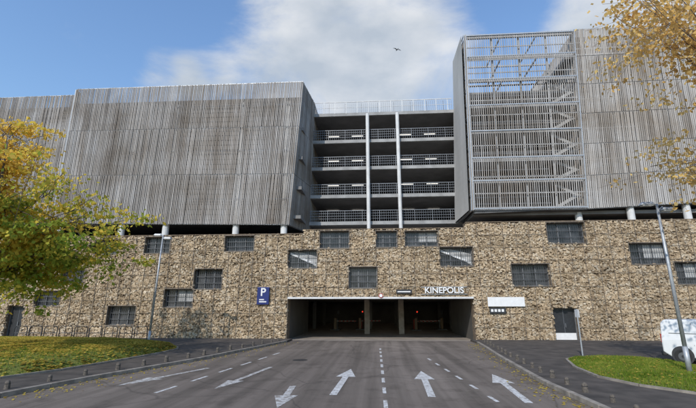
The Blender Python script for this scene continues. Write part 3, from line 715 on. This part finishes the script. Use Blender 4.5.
# ------------------------------------------------------------------ van (rear at left, flank towards the viewer)
VR = R(-38); p = G(665.5,362.5,.12)
vn = empty('parked_van', (p.x-math.sin(VR)*.87*1.0, p.y+math.cos(VR)*.87, .12), 'plain small white panel van parked beyond the right grass island, cut by the picture edge', 'van', rz=VR)
prof = [(0,.45),(.0,.95),(.05,1.66),(.18,1.82),(2.4,1.86),(2.75,1.80),(3.35,1.20),(4.05,1.04),(4.22,.82),(4.25,.35),(3.9,.25),(.3,.25)]
b = MB(); n = len(prof)
def half(z): return .87 if z < 1.05 else .87-(z-1.05)*.13
vs = [(x,-half(z),z) for x,z in prof]+[(x,half(z),z) for x,z in prof]
b.add(vs, [tuple(range(n)), tuple(range(2*n-1,n-1,-1))]+[(i,(i+1)%n,n+(i+1)%n,n+i) for i in range(n)])
body = b.build('body', M['van_white'], vn, bevel=.05)
def wheel(x, y):
    s_ = -1 if y < 0 else 1
    b = MB(); b.tube([(x,y-.1,.3),(x,y+.1,.3)],.31,24); w_ = b.build('wheel', M['black'], vn, bevel=.03)
    b = MB(); b.tube([(x,y+s_*.085,.3),(x,y+s_*.115,.3)],.17,20); b.build('rim', M['grille'], w_)
    b = MB(); b.tube([(x,y+s_*.11,.3),(x,y+s_*.125,.3)],.06,12); b.build('hub_cap', M['dark_metal'], w_)
for x in (.66,3.45):
    for y in (-.79,.79):
        wheel(x,y)
        s_ = -1 if y < 0 else 1
        b = MB(); b.tube([(x,y+s_*.0,.34),(x,y+s_*.087,.34)],.385,28); b.build('wheel_arch', M['plastic'], vn)
def side(pts, y_off, m, name, parent=vn):
    for s_ in (-1,1):
        b = MB(); q0 = [(x,s_*(half(z)+y_off),z) for x,z in pts]; q1 = [(x,s_*(half(z)-.02),z) for x,z in pts]; k = len(pts)
        b.add(q0+q1,[tuple(range(k)),tuple(range(2*k-1,k-1,-1))]+[(i,(i+1)%k,k+(i+1)%k,k+i) for i in range(k)]); b.build(name, m, parent)
side([(1.95,1.12),(3.1,1.12),(2.72,1.62),(1.98,1.66)],.008,M['glass'],'side_window')
side([(1.1,.34),(3.05,.34),(3.05,.42),(1.1,.42)],.012,M['plastic'],'sill_trim')
side([(1.88,.45),(1.9,.45),(1.9,1.7),(1.88,1.7)],.004,M['plastic'],'door_gap')
side([(1.1,.75),(1.115,.75),(1.115,1.7),(1.1,1.7)],.004,M['grille'],'door_gap')
side([(1.98,.98),(2.16,.98),(2.16,1.02),(1.98,1.02)],.03,M['plastic'],'door_handle')
side([(.3,1.24),(1.85,1.24),(1.85,1.265),(.3,1.265)],.01,M['grille'],'slide_rail')
for s_ in (-1,1):
    b = MB(); b.box(-.02,.04,s_*.78-.05,s_*.78+.05,.85,1.2); b.build('tail_light', M['tail'], vn)
b = MB(); b.box(-.08,.12,-.86,.86,.3,.50); b.build('bumper', M['plastic'], vn, bevel=.04)
for s_ in (-1,1):
    b = MB(); b.hexa([(.0,s_*.36-.26,1.16),(.0,s_*.36+.26,1.16),(.03,s_*.36+.26,1.16),(.03,s_*.36-.26,1.16),(.02,s_*.36-.25,1.5),(.02,s_*.36+.25,1.5),(.06,s_*.36+.25,1.5),(.06,s_*.36-.25,1.5)]); b.build('rear_window', M['glass'], vn)
b = MB(); b.hexa([(2.83,-.7,1.75),(2.83,.7,1.75),(2.8,.7,1.72),(2.8,-.7,1.72),(3.33,-.76,1.24),(3.33,.76,1.24),(3.3,.76,1.20),(3.3,-.76,1.20)]); b.build('windscreen', M['glass'], vn)
b = MB(); b.box(-.03,.03,-.26,.26,.62,.74); b.build('number_plate', M['white'], vn)
b = MB(); b.box(2.9,3.1,-1.05,-.9,1.1,1.3); b.build('wing_mirror', M['plastic'], vn, bevel=.03)
b = MB(); b.box(4.15,4.27,-.8,-.5,.7,.86); b.build('headlight', M['white'], vn)

# ------------------------------------------------------------------ trees
def tree(name, base, H, cc, rad, nclump, nleaf, lsize, trunk_r, leafm, label, seed, spread=.55, lo=-.25, nl=24, bark='bark', ginner=.25, tight=.75):
    rn = random.Random(seed); nr = np.random.default_rng(seed)
    e_ = empty(name, base, label, 'tree'); b = MB(); cc = Vector(cc); rad = Vector(rad)
    fork = Vector((rn.uniform(-.2,.2),rn.uniform(-.2,.2),H*.24))
    top = Vector((cc.x*.5,cc.y*.5,H*.85))
    b.tube([(0,0,-.1),(0,0,.3),fork*.6,fork,fork.lerp(top,.4)+Vector((.15,0,0)),top],[trunk_r*1.4,trunk_r*1.05,trunk_r*.9,trunk_r*.8,trunk_r*.5,trunk_r*.15],10)
    cl = []
    for i in range(nl):
        a = i*2.4+rn.uniform(-.3,.3); sn = math.sin(lo)+(1-math.sin(lo))*((i+.5)*.618%1); el = math.asin(max(-1,min(1,sn))); d = Vector((math.cos(a)*math.cos(el),math.sin(a)*math.cos(el),math.sin(el)))
        tip = cc+Vector((d.x*rad.x,d.y*rad.y,d.z*rad.z))*rn.uniform(.8,.98)
        f = min(.8,max(0,(tip.z-fork.z)/H*.8+rn.uniform(-.1,.1))); st = fork.lerp(top,f)
        mid = st.lerp(tip,.45)+Vector((0,0,rn.uniform(.1,.7)))
        b.tube([st,st.lerp(mid,.5)+Vector((0,0,.1)),mid,mid.lerp(tip,.55)+Vector((rn.uniform(-.2,.2),rn.uniform(-.2,.2),.1)),tip],[trunk_r*.32,trunk_r*.25,trunk_r*.17,trunk_r*.09,.012],6)
        for k in range(nclump//nl):
            g = rn.uniform(ginner,1.02); p0 = st.lerp(mid,g/.5) if g < .5 else mid.lerp(tip,min(1,(g-.5)/.5))
            dd = Vector((rn.gauss(0,1),rn.gauss(0,1),rn.gauss(0,.9)))*spread*1.6*(.5+g*.6); p1 = p0+dd
            b.tube([p0,p0.lerp(p1,.5)+Vector((0,0,.08)),p1],[trunk_r*.08,trunk_r*.05,.006],4,False)
            cl.append((p0.lerp(p1,.8), spread*rn.uniform(.45,1.0)))
    b.build('trunk', M[bark], e_, smooth=True)
    vs = []; fs = []; n = 0; per = nleaf//len(cl)
    for c,s_ in cl:
        for k in range(int(per*rn.uniform(.5,1.5))):
            o = nr.normal(0,1,3)*np.array([s_,s_,s_*.42])*tight; ctr = np.array(c)+o; ctr[2] -= abs(nr.normal(0,.08))
            u = nr.normal(0,1,3); u /= np.linalg.norm(u); v_ = np.cross(u,nr.normal(0,1,3)); v_ /= np.linalg.norm(v_)+1e-6
            z = lsize*rn.uniform(.6,1.25); u = u*z; v_ = v_*z*.66
            vs += [(ctr-u).tolist(),(ctr-v_-u*.1).tolist(),(ctr+u).tolist(),(ctr+v_-u*.1).tolist()]; fs.append((n,n+1,n+2,n+3)); n += 4
    m = MB(); m.v = vs; m.f = fs; m.keep = True; m.build('crown', leafm, e_)
    return e_
tree('autumn_tree', (W(-14,250,-14.5).x,-14.5,.35), 12, (-.3,0,7.3), (6.2,5.4,5.0), 560, 31000, .11, .2, M['leaf_left'], 'broad autumn tree with yellow green crown on the left grass mound', 11, .72, -1.0, 40, tight=.62)
tree('autumn_tree', (W(800,250,-19.5).x,-19.5,.2), 14.5, (-.2,0,9.9), (4.9,5,4.6), 420, 12500, .085, .11, M['leaf_right'], 'autumn tree with golden orange leaves reaching in from the right', 31, .6, -.7, 42, 'bark_pale', .4, tight=.7)
# bird
p = CAM+ray(397,50).normalized()*68
e_ = empty('bird', p, 'dark bird with spread wings high over the open decks', 'bird', rz=.5)
b = MB(); b.tube([(0,-.28,0),(0,-.18,.02),(0,0,.03),(0,.15,.02),(0,.26,.03),(0,.33,.02)],[.01,.05,.075,.06,.045,.008],8); b.build('body', M['plastic'], e_, smooth=True)
for k in (-1,1):
    b = MB(); b.add([(0,.1,.05),(0,-.1,.04),(k*.35,-.07,.19),(k*.35,.12,.2),(k*.75,-.05,.08),(k*.72,.02,.1)],[(0,1,2,3),(3,2,4,5)]); b.build('wing', M['plastic'], e_)
b = MB(); b.add([(0,-.2,.02),(-.08,-.42,.02),(.08,-.42,.02)],[(0,1,2)]); b.build('tail', M['plastic'], e_)
